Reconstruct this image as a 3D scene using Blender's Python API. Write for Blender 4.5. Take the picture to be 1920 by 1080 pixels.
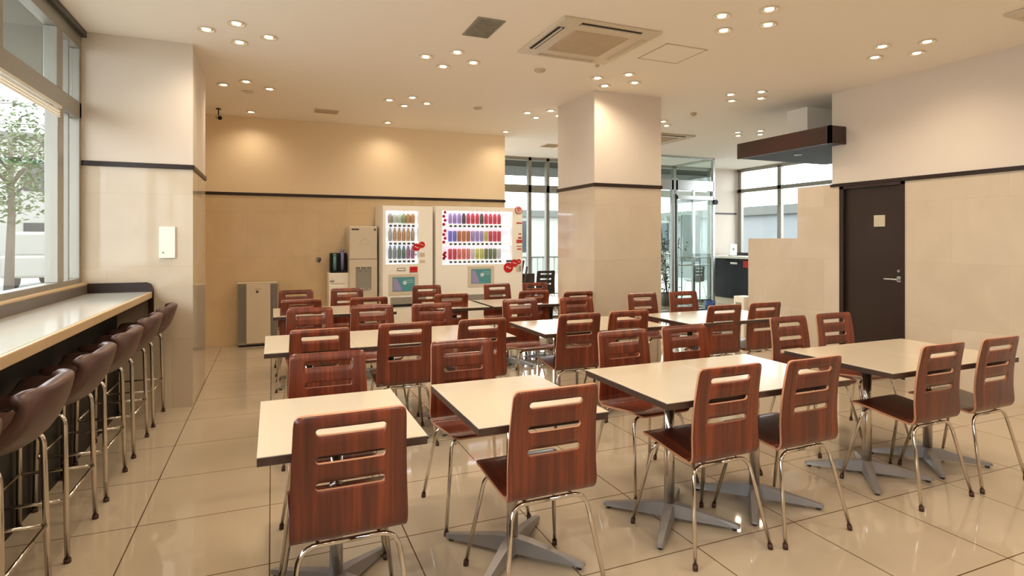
import bpy, bmesh, math, random
from mathutils import Vector, Matrix
for o in list(bpy.data.objects): bpy.data.objects.remove(o)
S = bpy.context.scene
COL = S.collection
PI = math.pi
# ---------------------------------------------------------------- camera
cam = bpy.data.objects.new('camera', bpy.data.cameras.new('camera'))
COL.objects.link(cam)
cam.location = (0, 0, 1.4)
cam.rotation_euler = (math.radians(90), 0, math.radians(-22.56))
cam.data.sensor_width = 36
cam.data.lens = 1083 / 1920 * 36
cam.data.shift_y = -90 / 1920
cam.data.clip_start = 0.05
cam.data.clip_end = 200
S.camera = cam
# ---------------------------------------------------------------- world, exposure
S.view_settings.view_transform = 'Standard'
S.view_settings.look = 'None'
S.view_settings.gamma = 1
S.view_settings.exposure = -0.08
S.view_settings.use_curve_mapping = False
w = bpy.data.worlds.new('world'); S.world = w; w.use_nodes = True
wn = w.node_tree; wn.nodes.clear()
bg = wn.nodes.new('ShaderNodeBackground'); wo = wn.nodes.new('ShaderNodeOutputWorld')
bg.inputs['Color'].default_value = (0.92, 0.945, 1.0, 1); bg.inputs['Strength'].default_value = 7.6
wn.links.new(bg.outputs[0], wo.inputs[0])
LAMP_COL = (1.0, 0.825, 0.62); LAMP_W = 16.0

# ---------------------------------------------------------------- materials
def lin(c):
    return tuple((x/255/12.92 if x/255 <= .04045 else ((x/255+.055)/1.055)**2.4) for x in c) + (1,)
def mat(name, rgb, rough=.5, metal=0., spec=.5, emit=None, estr=0., noise=0., coat=0., nscale=6.):
    m = bpy.data.materials.new(name); m.use_nodes = True
    nt = m.node_tree; b = nt.nodes['Principled BSDF']
    c = lin(rgb)
    b.inputs['Base Color'].default_value = c
    b.inputs['Roughness'].default_value = rough; b.inputs['Metallic'].default_value = metal
    b.inputs['Specular IOR Level'].default_value = spec
    b.inputs['Coat Weight'].default_value = coat; b.inputs['Coat Roughness'].default_value = .06
    if emit: b.inputs['Emission Color'].default_value = lin(emit); b.inputs['Emission Strength'].default_value = estr
    if noise:
        tc = nt.nodes.new('ShaderNodeTexCoord'); n = nt.nodes.new('ShaderNodeTexNoise'); n.inputs['Scale'].default_value = nscale
        n.inputs['Detail'].default_value = 5
        mx = nt.nodes.new('ShaderNodeMix'); mx.data_type = 'RGBA'
        mx.inputs[6].default_value = tuple(x*(1-noise) for x in c[:3]) + (1,)
        mx.inputs[7].default_value = tuple(min(1, x*(1+noise)) for x in c[:3]) + (1,)
        nt.links.new(tc.outputs['Object'], n.inputs['Vector']); nt.links.new(n.outputs['Fac'], mx.inputs[0])
        nt.links.new(mx.outputs[2], b.inputs['Base Color'])
    return m
def glass(name, tint=(250, 253, 252), refl=1.0):
    m = bpy.data.materials.new(name); m.use_nodes = True; nt = m.node_tree; nt.nodes.clear()
    out = nt.nodes.new('ShaderNodeOutputMaterial'); mix = nt.nodes.new('ShaderNodeMixShader')
    t = nt.nodes.new('ShaderNodeBsdfTransparent'); g = nt.nodes.new('ShaderNodeBsdfGlossy'); f = nt.nodes.new('ShaderNodeLayerWeight'); pw = nt.nodes.new('ShaderNodeMath'); pw.operation = 'POWER'; pw.inputs[1].default_value = 5; ma = nt.nodes.new('ShaderNodeMath'); ma.operation = 'MULTIPLY_ADD'; ma.inputs[1].default_value = .85; ma.inputs[2].default_value = .025
    t.inputs[0].default_value = lin(tint); g.inputs['Roughness'].default_value = .02
    f.inputs['Blend'].default_value = .5
    nt.links.new(f.outputs['Facing'], pw.inputs[0]); nt.links.new(pw.outputs[0], ma.inputs[0]); nt.links.new(ma.outputs[0], mix.inputs[0]); nt.links.new(t.outputs[0], mix.inputs[1]); nt.links.new(g.outputs[0], mix.inputs[2])
    nt.links.new(mix.outputs[0], out.inputs[0]); return m
def tilemat(name, c1, c2, grout, tw, th, offset, axis, rough=.1, msize=.0035, spec=.5, shift=(0, 0), vein=.06, bumpy=False):
    """square stone tiles with thin joints; axis 'f' floor (x,y), 'x' walls running along x, 'y' along y"""
    m = bpy.data.materials.new(name); m.use_nodes = True; nt = m.node_tree; b = nt.nodes['Principled BSDF']; L = nt.links.new
    tc = nt.nodes.new('ShaderNodeTexCoord'); sp = nt.nodes.new('ShaderNodeSeparateXYZ'); cb = nt.nodes.new('ShaderNodeCombineXYZ')
    L(tc.outputs['Object'], sp.inputs[0])
    def sh(o, v):
        a = nt.nodes.new('ShaderNodeMath'); a.operation = 'ADD'; a.inputs[1].default_value = v; L(o, a.inputs[0]); return a.outputs[0]
    if axis == 'f': u, v = sp.outputs[0], sp.outputs[1]
    elif axis == 'w':
        a = nt.nodes.new('ShaderNodeMath'); a.operation = 'ADD'; L(sp.outputs[0], a.inputs[0]); L(sp.outputs[1], a.inputs[1]); u = a.outputs[0]; v = sp.outputs[2]
    L(sh(u, shift[0]), cb.inputs[0]); L(sh(v, shift[1]), cb.inputs[1])
    br = nt.nodes.new('ShaderNodeTexBrick'); br.offset = offset; br.squash = 1
    br.inputs['Scale'].default_value = 1; br.inputs['Mortar Size'].default_value = msize; br.inputs['Mortar Smooth'].default_value = .1
    br.inputs['Brick Width'].default_value = tw; br.inputs['Row Height'].default_value = th; br.inputs['Bias'].default_value = 0
    br.inputs['Color1'].default_value = lin(c1); br.inputs['Color2'].default_value = lin(c2); br.inputs['Mortar'].default_value = lin(grout)
    L(cb.outputs[0], br.inputs['Vector'])
    n = nt.nodes.new('ShaderNodeTexNoise'); n.inputs['Scale'].default_value = 2.2; n.inputs['Detail'].default_value = 8; n.inputs['Distortion'].default_value = 1.3
    L(tc.outputs['Object'], n.inputs['Vector'])
    rp = nt.nodes.new('ShaderNodeMapRange'); rp.inputs[1].default_value = .3; rp.inputs[2].default_value = .7; rp.inputs[3].default_value = 1-vein; rp.inputs[4].default_value = 1+vein
    L(n.outputs['Fac'], rp.inputs[0])
    mx = nt.nodes.new('ShaderNodeVectorMath'); mx.operation = 'SCALE'; L(br.outputs['Color'], mx.inputs[0]); L(rp.outputs[0], mx.inputs['Scale'])
    L(mx.outputs[0], b.inputs['Base Color'])
    b.inputs['Roughness'].default_value = rough; b.inputs['Specular IOR Level'].default_value = spec
    return m
def woodmat(name, cols, rough=.28, sx=38., sz=.7, coat=.3, axis=0):
    m = bpy.data.materials.new(name); m.use_nodes = True; nt = m.node_tree; b = nt.nodes['Principled BSDF']; L = nt.links.new
    tc = nt.nodes.new('ShaderNodeTexCoord'); oi = nt.nodes.new('ShaderNodeObjectInfo')
    mp = nt.nodes.new('ShaderNodeMapping')
    sc = [sz, sz, sz]; sc[axis] = sx; mp.inputs['Scale'].default_value = sc
    mu = nt.nodes.new('ShaderNodeMath'); mu.operation = 'MULTIPLY'; mu.inputs[1].default_value = 37.; L(oi.outputs['Random'], mu.inputs[0])
    cb = nt.nodes.new('ShaderNodeCombineXYZ'); L(mu.outputs[0], cb.inputs[0]); L(mu.outputs[0], cb.inputs[1]); L(cb.outputs[0], mp.inputs['Location'])
    L(tc.outputs['Object'], mp.inputs['Vector'])
    n = nt.nodes.new('ShaderNodeTexNoise'); n.inputs['Scale'].default_value = 1.; n.inputs['Detail'].default_value = 4; n.inputs['Roughness'].default_value = .6
    L(mp.outputs[0], n.inputs['Vector'])
    cr = nt.nodes.new('ShaderNodeValToRGB'); e = cr.color_ramp.elements
    pos = [.25, .42, .52, .62, .78]
    while len(e) < len(cols): e.new(.5)
    for i, c in enumerate(cols): e[i].position = pos[i]; e[i].color = lin(c)
    mp2 = nt.nodes.new('ShaderNodeVectorMath'); mp2.operation = 'SCALE'; mp2.inputs['Scale'].default_value = 3.7; L(mp.outputs[0], mp2.inputs[0])
    n2 = nt.nodes.new('ShaderNodeTexNoise'); n2.inputs['Scale'].default_value = 1.; n2.inputs['Detail'].default_value = 3; L(mp2.outputs[0], n2.inputs['Vector'])
    mm = nt.nodes.new('ShaderNodeMix'); mm.inputs[0].default_value = .38; L(n.outputs['Fac'], mm.inputs[2]); L(n2.outputs['Fac'], mm.inputs[3])
    L(mm.outputs[0], cr.inputs[0]); L(cr.outputs[0], b.inputs['Base Color'])
    b.inputs['Roughness'].default_value = rough; b.inputs['Coat Weight'].default_value = coat; b.inputs['Coat Roughness'].default_value = .12
    return m
M = {}
M['paint'] = mat('cream_wall_paint', (222, 210, 196), .55, noise=.015, nscale=2)
M['backpaint'] = mat('tan_wall_paint', (246, 224, 188), .45, noise=.015, nscale=2)
M['ceil'] = mat('ceiling_paint', (250, 242, 230), .8)
M['marble'] = tilemat('cream_marble_wall', (210, 195, 173), (201, 184, 160), (195, 178, 154), .9, .6, .5, 'w', .07, .0016, shift=(.2, .02), vein=.045)
M['marbleback'] = tilemat('tan_marble_wall', (222, 198, 160), (214, 189, 150), (206, 180, 142), .9, .6, .5, 'w', .08, .002, shift=(.35, .02), vein=.05)
M['floor'] = tilemat('polished_floor_tile', (186, 170, 148), (182, 166, 143), (92, 72, 50), .6, .6, 0., 'f', .04, .0032, shift=(.01, .29), vein=.02)
M['trim'] = mat('dark_trim', (40, 24, 18), .35)
M['darkwood'] = woodmat('dark_wenge_wood', [(32, 15, 11), (46, 21, 14), (54, 25, 16), (40, 18, 13), (30, 14, 10)], .35, 2., 14., .2, 1)
M['door'] = woodmat('dark_door_wood', [(34, 22, 18), (40, 26, 20), (44, 28, 22), (38, 24, 19), (32, 20, 16)], .35, 18., .6, .1, 1)
M['frame'] = mat('window_aluminium', (156, 152, 142), .4, .5)
M['darkframe'] = mat('dark_aluminium', (78, 76, 70), .4, .6)
M['steel'] = mat('brushed_steel', (196, 198, 196), .25, .9)
M['chrome'] = mat('chrome', (215, 208, 198), .13, 1.)
M['cast'] = mat('cast_aluminium', (154, 149, 146), .38, .45, noise=.05)
M['caststar'] = mat('cast_dark', (120, 112, 104), .4, .8)
M['glass'] = glass('clear_glass')
M['glassgreen'] = glass('greenish_glass', (247, 251, 249))
M['chairwood'] = woodmat('rosewood_plywood', [(58, 24, 17), (86, 36, 23), (104, 45, 25), (134, 60, 31), (72, 31, 22)], sx=21.)
M['chairedge'] = mat('plywood_edge', (186, 132, 98), .5)
M['rubber'] = mat('brown_rubber', (70, 44, 34), .6)
M['laminate'] = mat('cream_laminate', (206, 193, 171), .2, coat=.2)
M['tabedge'] = woodmat('dark_table_edge', [(44, 30, 24), (60, 42, 34), (70, 50, 40), (52, 36, 30), (40, 28, 22)], .35, 3., 3., .1, 0)
M['leather'] = mat('brown_leather', (86, 60, 52), .36, noise=.08, nscale=30)
M['counter'] = mat('counter_stone', (206, 204, 196), .1, noise=.03)
M['counteredge'] = mat('counter_wood_edge', (206, 176, 134), .35, noise=.08, nscale=14)
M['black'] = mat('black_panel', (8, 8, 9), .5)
M['blackgloss'] = mat('black_gloss', (10, 11, 11), .25, spec=.35)
M['sill'] = mat('grey_sill', (96, 84, 76), .4)
M['white'] = mat('white_enamel', (246, 240, 226), .35)
M['offwhite'] = mat('offwhite_plastic', (214, 200, 176), .4)
M['greyp'] = mat('grey_plastic', (150, 144, 132), .5)
M['dgrey'] = mat('dark_grey_plastic', (70, 66, 62), .5)
M['vent'] = mat('vent_grille_grey', (150, 144, 130), .7)
M['ventdark'] = mat('vent_slot_dark', (24, 16, 10), .6)
M['ventbeige'] = mat('vent_beige', (206, 186, 160), .7)
M['darkchair'] = mat('dark_plywood', (44, 34, 30), .4)
M['red'] = mat('red_plastic', (196, 24, 30), .35)
M['sticker'] = mat('red_sticker', (190, 60, 50), .5)
M['teal'] = mat('teal_poster_glow', (84, 142, 144), .3, emit=(84, 142, 144), estr=.1)  # faint glow added to the colour; the pickup flaps are no lamps
M['lilac'] = mat('lilac_poster', (160, 150, 190), .4)
M['lamp'] = mat('lamp_glow', (255, 240, 210), .4, emit=(255, 226, 184), estr=14.)
M['lampring'] = mat('lamp_reflector', (236, 226, 208), .25, .3)
M['tube'] = mat('display_tube', (255, 255, 255), .4, emit=(246, 246, 255), estr=5.)
M['display'] = mat('lit_display', (240, 236, 240), .5, emit=(255, 226, 242), estr=.62)
M['displayw'] = mat('lit_display_cool', (240, 240, 245), .5, emit=(240, 244, 255), estr=.55)
M['leaf'] = mat('leaf_green', (74, 96, 52), .6, noise=.3, nscale=5)
M['bark'] = mat('bark', (96, 88, 78), .8, noise=.2)
M['pave'] = mat('pavement', (150, 148, 144), .8, noise=.05)
M['bwhite'] = mat('building_white', (150, 150, 144), .8)
M['bgrey'] = mat('building_grey', (92, 94, 88), .8, noise=.05)
M['bglass'] = mat('building_glass', (52, 58, 62), .2)
M['yellow'] = mat('pale_beige_plate', (196, 184, 158), .5)
M['blue'] = mat('blue_plastic', (60, 90, 150), .4)

# ---------------------------------------------------------------- helpers
def new_bm(): return bmesh.new()
def box(bm, x0, x1, y0, y1, z0, z1, bev=0., mi=0):
    r = bmesh.ops.create_cube(bm, size=1, matrix=Matrix.Translation(((x0+x1)/2, (y0+y1)/2, (z0+z1)/2)) @ Matrix.Diagonal((abs(x1-x0), abs(y1-y0), abs(z1-z0), 1)))
    vs = r['verts']; fs = {f for v in vs for f in v.link_faces}
    for f in fs: f.material_index = mi
    if bev:
        es = list({e for v in vs for e in v.link_edges})
        q = bmesh.ops.bevel(bm, geom=es, offset=bev, segments=2, profile=.5, affect='EDGES')
        for f in q['faces']: f.material_index = mi
def tube(bm, pts, r, n=10, mi=0, cap=True, r1=None):
    pts = [Vector(p) for p in pts]; rings = []
    prev = None
    for i, p in enumerate(pts):
        if i == 0: t = pts[1]-pts[0]
        elif i == len(pts)-1: t = pts[-1]-pts[-2]
        else: t = (pts[i+1]-pts[i]).normalized() + (pts[i]-pts[i-1]).normalized()
        t.normalize()
        if prev is None:
            a = Vector((0, 0, 1)) if abs(t.z) < .9 else Vector((1, 0, 0))
            u = t.cross(a).normalized()
        else: u = (prev - t*prev.dot(t)).normalized()
        prev = u; v = t.cross(u)
        rr = r if r1 is None else r + (r1-r)*i/(len(pts)-1)
        rings.append([bm.verts.new(p + (u*math.cos(2*PI*k/n)+v*math.sin(2*PI*k/n))*rr) for k in range(n)])
    for a, b in zip(rings, rings[1:]):
        for k in range(n):
            f = bm.faces.new((a[k], a[(k+1) % n], b[(k+1) % n], b[k])); f.smooth = True; f.material_index = mi
    if cap:
        for q in (rings[0][::-1], rings[-1]):
            f = bm.faces.new(q); f.material_index = mi
def lathe(bm, prof, n=20, c=(0, 0, 0), mi=0):
    rings = []
    for r, z in prof:
        rings.append([bm.verts.new((c[0]+max(r, 1e-4)*math.cos(2*PI*k/n), c[1]+max(r, 1e-4)*math.sin(2*PI*k/n), c[2]+z)) for k in range(n)])
    for a, b in zip(rings, rings[1:]):
        for k in range(n):
            f = bm.faces.new((a[k], a[(k+1) % n], b[(k+1) % n], b[k])); f.smooth = True; f.material_index = mi
    for q in (rings[0][::-1], rings[-1]):
        try: f = bm.faces.new(q); f.material_index = mi
        except Exception: pass
def arc(c, r, a0, a1, n, ax=0, ay=2):
    out = []
    for i in range(n+1):
        a = a0+(a1-a0)*i/n; p = list(c); p[ax] += r*math.cos(a); p[ay] += r*math.sin(a); out.append(tuple(p))
    return out
def fillet(pts, r, n=5):
    pts = [Vector(p) for p in pts]; out = [pts[0]]
    for i in range(1, len(pts)-1):
        a, b, c = pts[i-1], pts[i], pts[i+1]
        d = min(r, (a-b).length*.49, (c-b).length*.49)
        p0 = b+(a-b).normalized()*d; p1 = b+(c-b).normalized()*d
        for k in range(n+1):
            t = k/n; out.append(p0*(1-t)**2+b*2*t*(1-t)+p1*t*t)
    out.append(pts[-1]); return out
def obj(name, bm, mats, parent=None, loc=None):
    me = bpy.data.meshes.new(name); bmesh.ops.recalc_face_normals(bm, faces=bm.faces); bm.to_mesh(me); bm.free()
    for m in (mats if isinstance(mats, (list, tuple)) else [mats]): me.materials.append(m)
    o = bpy.data.objects.new(name, me); COL.objects.link(o)
    if parent: o.parent = parent
    if loc: o.location = loc
    return o
def tag(o, label, cat, group=None, kind=None):
    if label: o['label'] = label
    if cat: o['category'] = cat
    if group: o['group'] = group
    if kind: o['kind'] = kind
    return o
def thing(name, label, cat, loc=(0, 0, 0), rz=0, group=None):
    o = bpy.data.objects.new(name, None); COL.objects.link(o); o.location = loc; o.rotation_euler = (0, 0, rz); o.empty_display_size = .1
    return tag(o, label, cat, group)
def struct(name, bm, m, label=None, parent=None):
    o = obj(name, bm, m, parent)
    if not parent: o['kind'] = 'structure'
    if label: o['label'] = label; 
    return o
def kids(o): return [c for c in bpy.data.objects if c.parent == o]
def dup(o, loc=None, rz=None, label=None, group=None, parent=None, tree=None):
    if tree is None: tree = {}
    r = o.copy(); COL.objects.link(r); r.parent = parent
    if loc is not None: r.location = loc
    if rz is not None: r.rotation_euler = (0, 0, rz)
    if label: r['label'] = label
    if group: r['group'] = group
    for c in o.children: dup(c, parent=r)
    return r
def B(x0, x1, y0, y1, z0, z1, bev=0.):
    bm = new_bm(); box(bm, x0, x1, y0, y1, z0, z1, bev); return bm
H = 3.05
# ---------------------------------------------------------------- structure
struct('floor', B(-1.5, 10.3, -2.6, 10.75, -.12, 0), M['floor'], 'polished beige square floor tiles with dark joints')
struct('ceiling', B(-1.5, 10.3, -2.6, 10.75, H, H+.12), M['ceil'], 'plain cream ceiling with recessed lights')
struct('wall_rear', B(-1.5, 5.97, -2.72, -2.6, 0, H), M['paint'], 'cream wall behind the camera')
# left window wall: sill wall, beyond-column wall
struct('wall_left', B(-1.5, -1.38, -2.6, 5.52, 0, 1.05), M['paint'], 'low wall under the long left window')
struct('wall_left_far', B(-1.5, -1.38, 6.5, 8.5, 0, H), M['backpaint'], 'tan side wall behind the left column')
# left column
def column(name, x0, x1, y0, y1, tx0, label, lo, hi):
    bm = new_bm(); box(bm, x0, x1, y0, y1, 2.0, H); o = struct(name, bm, hi, label)
    struct('marble_facing', B(x0, x1, y0, y1, 0, 2.0), lo, None, o)
    t = new_bm(); box(t, x0 if tx0 else x0-.012, x1+.012, y0-.012, y1+(.012), 1.99, 2.03, .003); struct('trim_rail', t, M['trim'], None, o)
column('wall_column_left', -1.5, -.615, 5.52, 6.5, True, 'square column beside the left window, cream above and marble below a dark rail', M['marble'], M['paint'])
column('wall_column_middle', 3.275, 4.165, 5.52, 6.40, False, 'square freestanding column in the middle of the room with a dark rail', M['marble'], M['paint'])
# back wall
o = struct('wall_back', B(-1.5, 3.41, 8.5, 8.66, 2.02, H), M['backpaint'], 'tan back wall above a dark rail')
struct('marble_facing', B(-1.5, 3.41, 8.5, 8.66, 0, 2.02), M['marbleback'], None, o)
struct('trim_rail', B(-1.38, 3.42, 8.485, 8.50, 1.995, 2.035, .003), M['trim'], None, o)
# right wall with door opening y 3.83..4.55
o = struct('wall_right', B(5.85, 5.99, -2.6, 4.645, 2.03, H), M['paint'], 'cream upper wall on the right above the dark rail')
struct('marble_facing', B(5.85, 5.99, -2.6, 3.83, 0, 2.03), M['marble'], None, o)
bm = new_bm(); box(bm, 5.85, 5.99, 4.55, 5.112, 0, 2.03); box(bm, 5.85, 5.99, 5.112, 5.89, 0, 1.42)
struct('stepped_partition', bm, M['marble'], None, o)
bm = new_bm(); box(bm, 5.835, 5.85, -2.6, 3.83, 1.99, 2.03, .003); box(bm, 5.835, 5.85, 3.83, 4.66, 1.995, 2.03, .003)
struct('trim_rail', bm, M['trim'], None, o)
# door
d = struct('door_1', B(5.88, 5.93, 3.87, 4.50, 0.005, 1.96, .002), M['door'], 'dark brown flush door with a small square sign in the right wall')
bm = new_bm(); box(bm, 5.842, 5.98, 3.83, 3.868, 0, 1.99); box(bm, 5.842, 5.98, 4.502, 4.55, 0, 1.99); box(bm, 5.842, 5.98, 3.83, 4.55, 1.962, 1.995)
struct('door_frame', bm, M['door'], None, d)
s = struct('door_sign', B(5.872, 5.88, 4.05, 4.17, 1.54, 1.66, .002), M['yellow'], 'small pale square sign', d)
bm = new_bm(); tube(bm, [(5.88, 3.905, 1.0), (5.83, 3.905, 1.0)], .011); tube(bm, fillet([(5.835, 3.905, 1.0), (5.828, 3.93, 1.0), (5.828, 4.03, 1.0)], .01), .009)
box(bm, 5.872, 5.881, 3.885, 3.925, .97, 1.03, .003)
struct('door_handle', bm, M['steel'], 'steel lever handle', d)
bm = new_bm(); tube(bm, [(5.882, 3.905, 1.085), (5.865, 3.905, 1.085)], .014, 12); struct('door_lock', bm, M['steel'], None, d)
# far walls
o = struct('wall_far', B(9.36, 10.2, 10.5, 10.66, 2.02, H), M['paint'], 'pale wall by the reception beyond the glass entrance')
struct('marble_facing', B(9.36, 10.2, 10.5, 10.66, 0, 2.02), M['paint'], None, o)
struct('trim_rail', B(9.34, 10.06, 10.485, 10.5, 1.995, 2.03, .003), M['trim'], None, o)
struct('wall_far_right', B(10.07, 10.2, -2.6, 10.66, 0, 1.0), M['paint'], 'low wall under the far right windows')
struct('wall_far_right_near', B(10.07, 10.2, -2.6, 6.2, 1.0, H), M['paint'], 'plain wall of the reception side, hidden behind the right wall')
struct('wall_reception_end', B(5.99, 10.07, 2.4, 2.52, 0, H), M['paint'], 'wall closing the reception area behind the door')
bm = new_bm(); box(bm, 6.12, 7.6, 5.2, 5.5, 2.62, H); struct('trim_1', bm, M['ceil'], 'pale dropped ceiling beam behind the dark canopy')

# ---------------------------------------------------------------- left window
def window(name, label): 
    o = bpy.data.objects.new(name, None); COL.objects.link(o); o['kind'] = 'structure'; o['label'] = label; return o
wx0, wx1 = -1.47, -1.39
W1 = window('window_1', 'long aluminium framed window over the counter with tinted upper panes')
bm = new_bm()
box(bm, wx0, wx1, -2.6, 5.52, 1.05, 1.10, .004)
box(bm, wx0, wx1, -2.6, 5.52, 2.35, 2.48, .004)
box(bm, wx0, wx1, -2.6, 5.52, 2.90, H, .004)
for y in (-2.55, -.9, .75, 2.4, 4.02):
    box(bm, wx0, wx1, y-.06, y+.06, 2.48, 2.9, .004)
    if y < 3.2: box(bm, wx0, wx1, y-.06, y+.06, 1.1, 2.35, .004)
box(bm, wx0, wx1, 4.98, 5.10, 1.1, 2.35, .004); box(bm, wx0, wx1, 4.96, 5.08, 2.48, 2.9, .004)
box(bm, wx0, wx1, 5.47, 5.52, 1.1, 2.9, .004)
box(bm, wx0+.02, wx1-.02, 5.27, 5.295, 1.1, 2.9)
obj('window_frame', bm, M['frame'], W1)
obj('glass_pane', B(-1.436, -1.43, -2.55, 5.47, 1.1, 2.35), M['glass'], W1)
obj('upper_glass_pane', B(-1.436, -1.43, -2.55, 5.47, 2.48, 2.9), M['glassgreen'], W1)
obj('window_head', B(-1.39, -1.355, -2.6, 5.52, 3.0, H, .003), M['darkframe'], W1)
obj('window_sill', B(-1.47, -1.352, -2.6, 5.52, 1.045, 1.062, .002), M['counteredge'], W1)
# rolled blind under the transom
bl = thing('roller_blind', 'rolled up white slatted blind under the transom of the left window', 'blind', (-1.37, 2.0, 2.33))
bm = new_bm(); tube(bm, [(0, -3.6, 0), (0, 2.95, 0)], .012, 12); obj('roller', bm, M['white'], bl)
bm = new_bm()
for k in range(3): box(bm, -.010, .0, -3.6, 2.95, -.035-.018*k, -.023-.018*k)
obj('slat_stack', bm, M['white'], bl)

# ---------------------------------------------------------------- window counter
ct = thing('window_counter', 'long pale stone counter with wooden front edge under the left window', 'counter', (-1.12, 2.0, 0))
def rel(bm, o): bmesh.ops.translate(bm, verts=bm.verts, vec=-Vector(o.location)); return bm
obj('worktop', rel(B(-1.345, -.925, -2.3, 5.50, .935, .977, .003), ct), M['counter'], ct)
obj('front_edge', rel(B(-.925, -.905, -2.3, 5.50, .927, .976, .004), ct), M['counteredge'], ct, )
bm = new_bm(); box(bm, -1.378, -1.345, -2.3, 5.50, .93, 1.045, .004)
obj('rear_upstand', rel(bm, ct), M['sill'], ct)
bm = new_bm()
vs = [(-1.345, .977), (-1.345, 1.055), (-.945, 1.055), (-.915, 1.04), (-.895, .99), (-.895, .60), (-.93, .60), (-.93, .93), (-.945, .977)]
a = [bm.verts.new((x, 5.488, z)) for x, z in vs]; b = [bm.verts.new((x, 5.515, z)) for x, z in vs]
bm.faces.new(a); bm.faces.new(b[::-1])
for i in range(len(a)): bm.faces.new((a[i], a[(i+1) % len(a)], b[(i+1) % len(a)], b[i]))
obj('end_upstand', rel(bm, ct), M['trim'], ct)
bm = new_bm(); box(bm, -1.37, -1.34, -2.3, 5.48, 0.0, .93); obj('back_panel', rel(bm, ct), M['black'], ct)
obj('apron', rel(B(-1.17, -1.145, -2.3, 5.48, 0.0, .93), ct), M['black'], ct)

# ---------------------------------------------------------------- chairs
def shell(path, wfun, slots, top_r, bow, nseg=26, end_r=0):
    """bent plywood strip: path = list of (s, y, z); columns over x"""
    bm = new_bm()
    hx = .112; r = .0125
    xs = [0, .03, .06, .09, hx-r, hx-r*.6, hx-r*.25, hx-r*.05, hx]
    xs = [-x for x in xs[:0:-1]] + xs
    full = [-1 + .0] 
    cols = []
    for side in (-1, 1):
        pass
    edge = [0, .15, .35, .6, .8, .9, .96, 1]
    L = [('e', -1, e) for e in edge[:0:-1]]
    L += [('x', x, 0) for x in xs]
    L += [('e', 1, e) for e in edge[1:]]
    # first column 'e' with e=0 equals hx
    rows = sorted(path, key=lambda p: p[0])
    grid = []
    smax = rows[-1][0]
    def at(s):
        for p, q in zip(rows, rows[1:]):
            if p[0] <= s <= q[0]+1e-9:
                t = (s-p[0])/(q[0]-p[0]); return (p[1]+(q[1]-p[1])*t, p[2]+(q[2]-p[2])*t)
        return rows[-1][1:]
    ss = set(p[0] for p in rows)
    for c in slots: ss |= {c-r, c+r}
    ss = sorted(ss)
    for s in ss:
        row = []
        w = wfun(s)
        for k, a, e in L:
            x = a if k == 'x' else a*(hx+(w-hx)*e)
            s2 = s
            for c in slots:
                if abs(abs(s-c)-r) < 1e-6 and abs(x) > hx-r-1e-6:
                    dx = min(abs(x)-(hx-r), r)
                    hh = math.sqrt(max(0, r*r-dx*dx)) if abs(x) <= hx+1e-6 else None
                    if hh is not None: s2 = c + math.copysign(hh, s-c)
            if top_r and abs(x) > w-top_r:
                lim = smax-top_r+math.sqrt(max(0, top_r**2-(abs(x)-(w-top_r))**2)); s2 = min(s2, lim)
            if end_r and abs(x) > w-end_r:
                lim = rows[0][0]+end_r-math.sqrt(max(0, end_r**2-(abs(x)-(w-end_r))**2)); s2 = max(s2, lim)
            y, z = at(s2)
            row.append(bm.verts.new((x, y+bow*x*x, z)))
        grid.append(row)
    for i in range(len(ss)-1):
        mid = (ss[i]+ss[i+1])/2
        for j in range(len(L)-1):
            xm = (grid[i][j].co.x+grid[i][j+1].co.x)/2
            if any(abs(mid-c) < r for c in slots) and abs(xm) < hx: continue
            try: f = bm.faces.new((grid[i][j], grid[i][j+1], grid[i+1][j+1], grid[i+1][j])); f.smooth = True
            except ValueError: pass
    bmesh.ops.remove_doubles(bm, verts=bm.verts, dist=1e-5)
    bmesh.ops.dissolve_degenerate(bm, edges=bm.edges, dist=1e-6)
    loose = [v for v in bm.verts if not v.link_faces]; bmesh.ops.delete(bm, geom=loose, context='VERTS')
    return bm
def thick(bm, t, dirv):
    """give an open sheet thickness; rim faces get material 1"""
    bmesh.ops.recalc_face_normals(bm, faces=bm.faces)
    bm.normal_update()
    avg = sum((f.normal for f in bm.faces), Vector())
    if avg.dot(Vector(dirv)) < 0: bmesh.ops.reverse_faces(bm, faces=bm.faces); bm.normal_update()
    front = list(bm.faces); fv = list(bm.verts)
    nm = {v: v.normal.copy() for v in fv}
    mp = {v: bm.verts.new(v.co-nm[v]*t) for v in fv}
    bed = [e for e in bm.edges if len(e.link_faces) == 1]
    info = []
    for e in bed:
        f = e.link_faces[0]; vs = list(f.verts); i = vs.index(e.verts[0])
        if vs[(i+1) % len(vs)] == e.verts[1]: info.append((e.verts[0], e.verts[1]))
        else: info.append((e.verts[1], e.verts[0]))
    for f in front:
        g = bm.faces.new([mp[v] for v in reversed(f.verts)]); g.smooth = True
    for a, b in info:
        f = bm.faces.new((b, a, mp[a], mp[b])); f.material_index = 1
    return bm
def obj_raw(name, bm, mats, parent):
    me = bpy.data.meshes.new(name); bm.to_mesh(me); bm.free()
    for m in mats: me.materials.append(m)
    o = bpy.data.objects.new(name, me); COL.objects.link(o); o.parent = parent; return o
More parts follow.
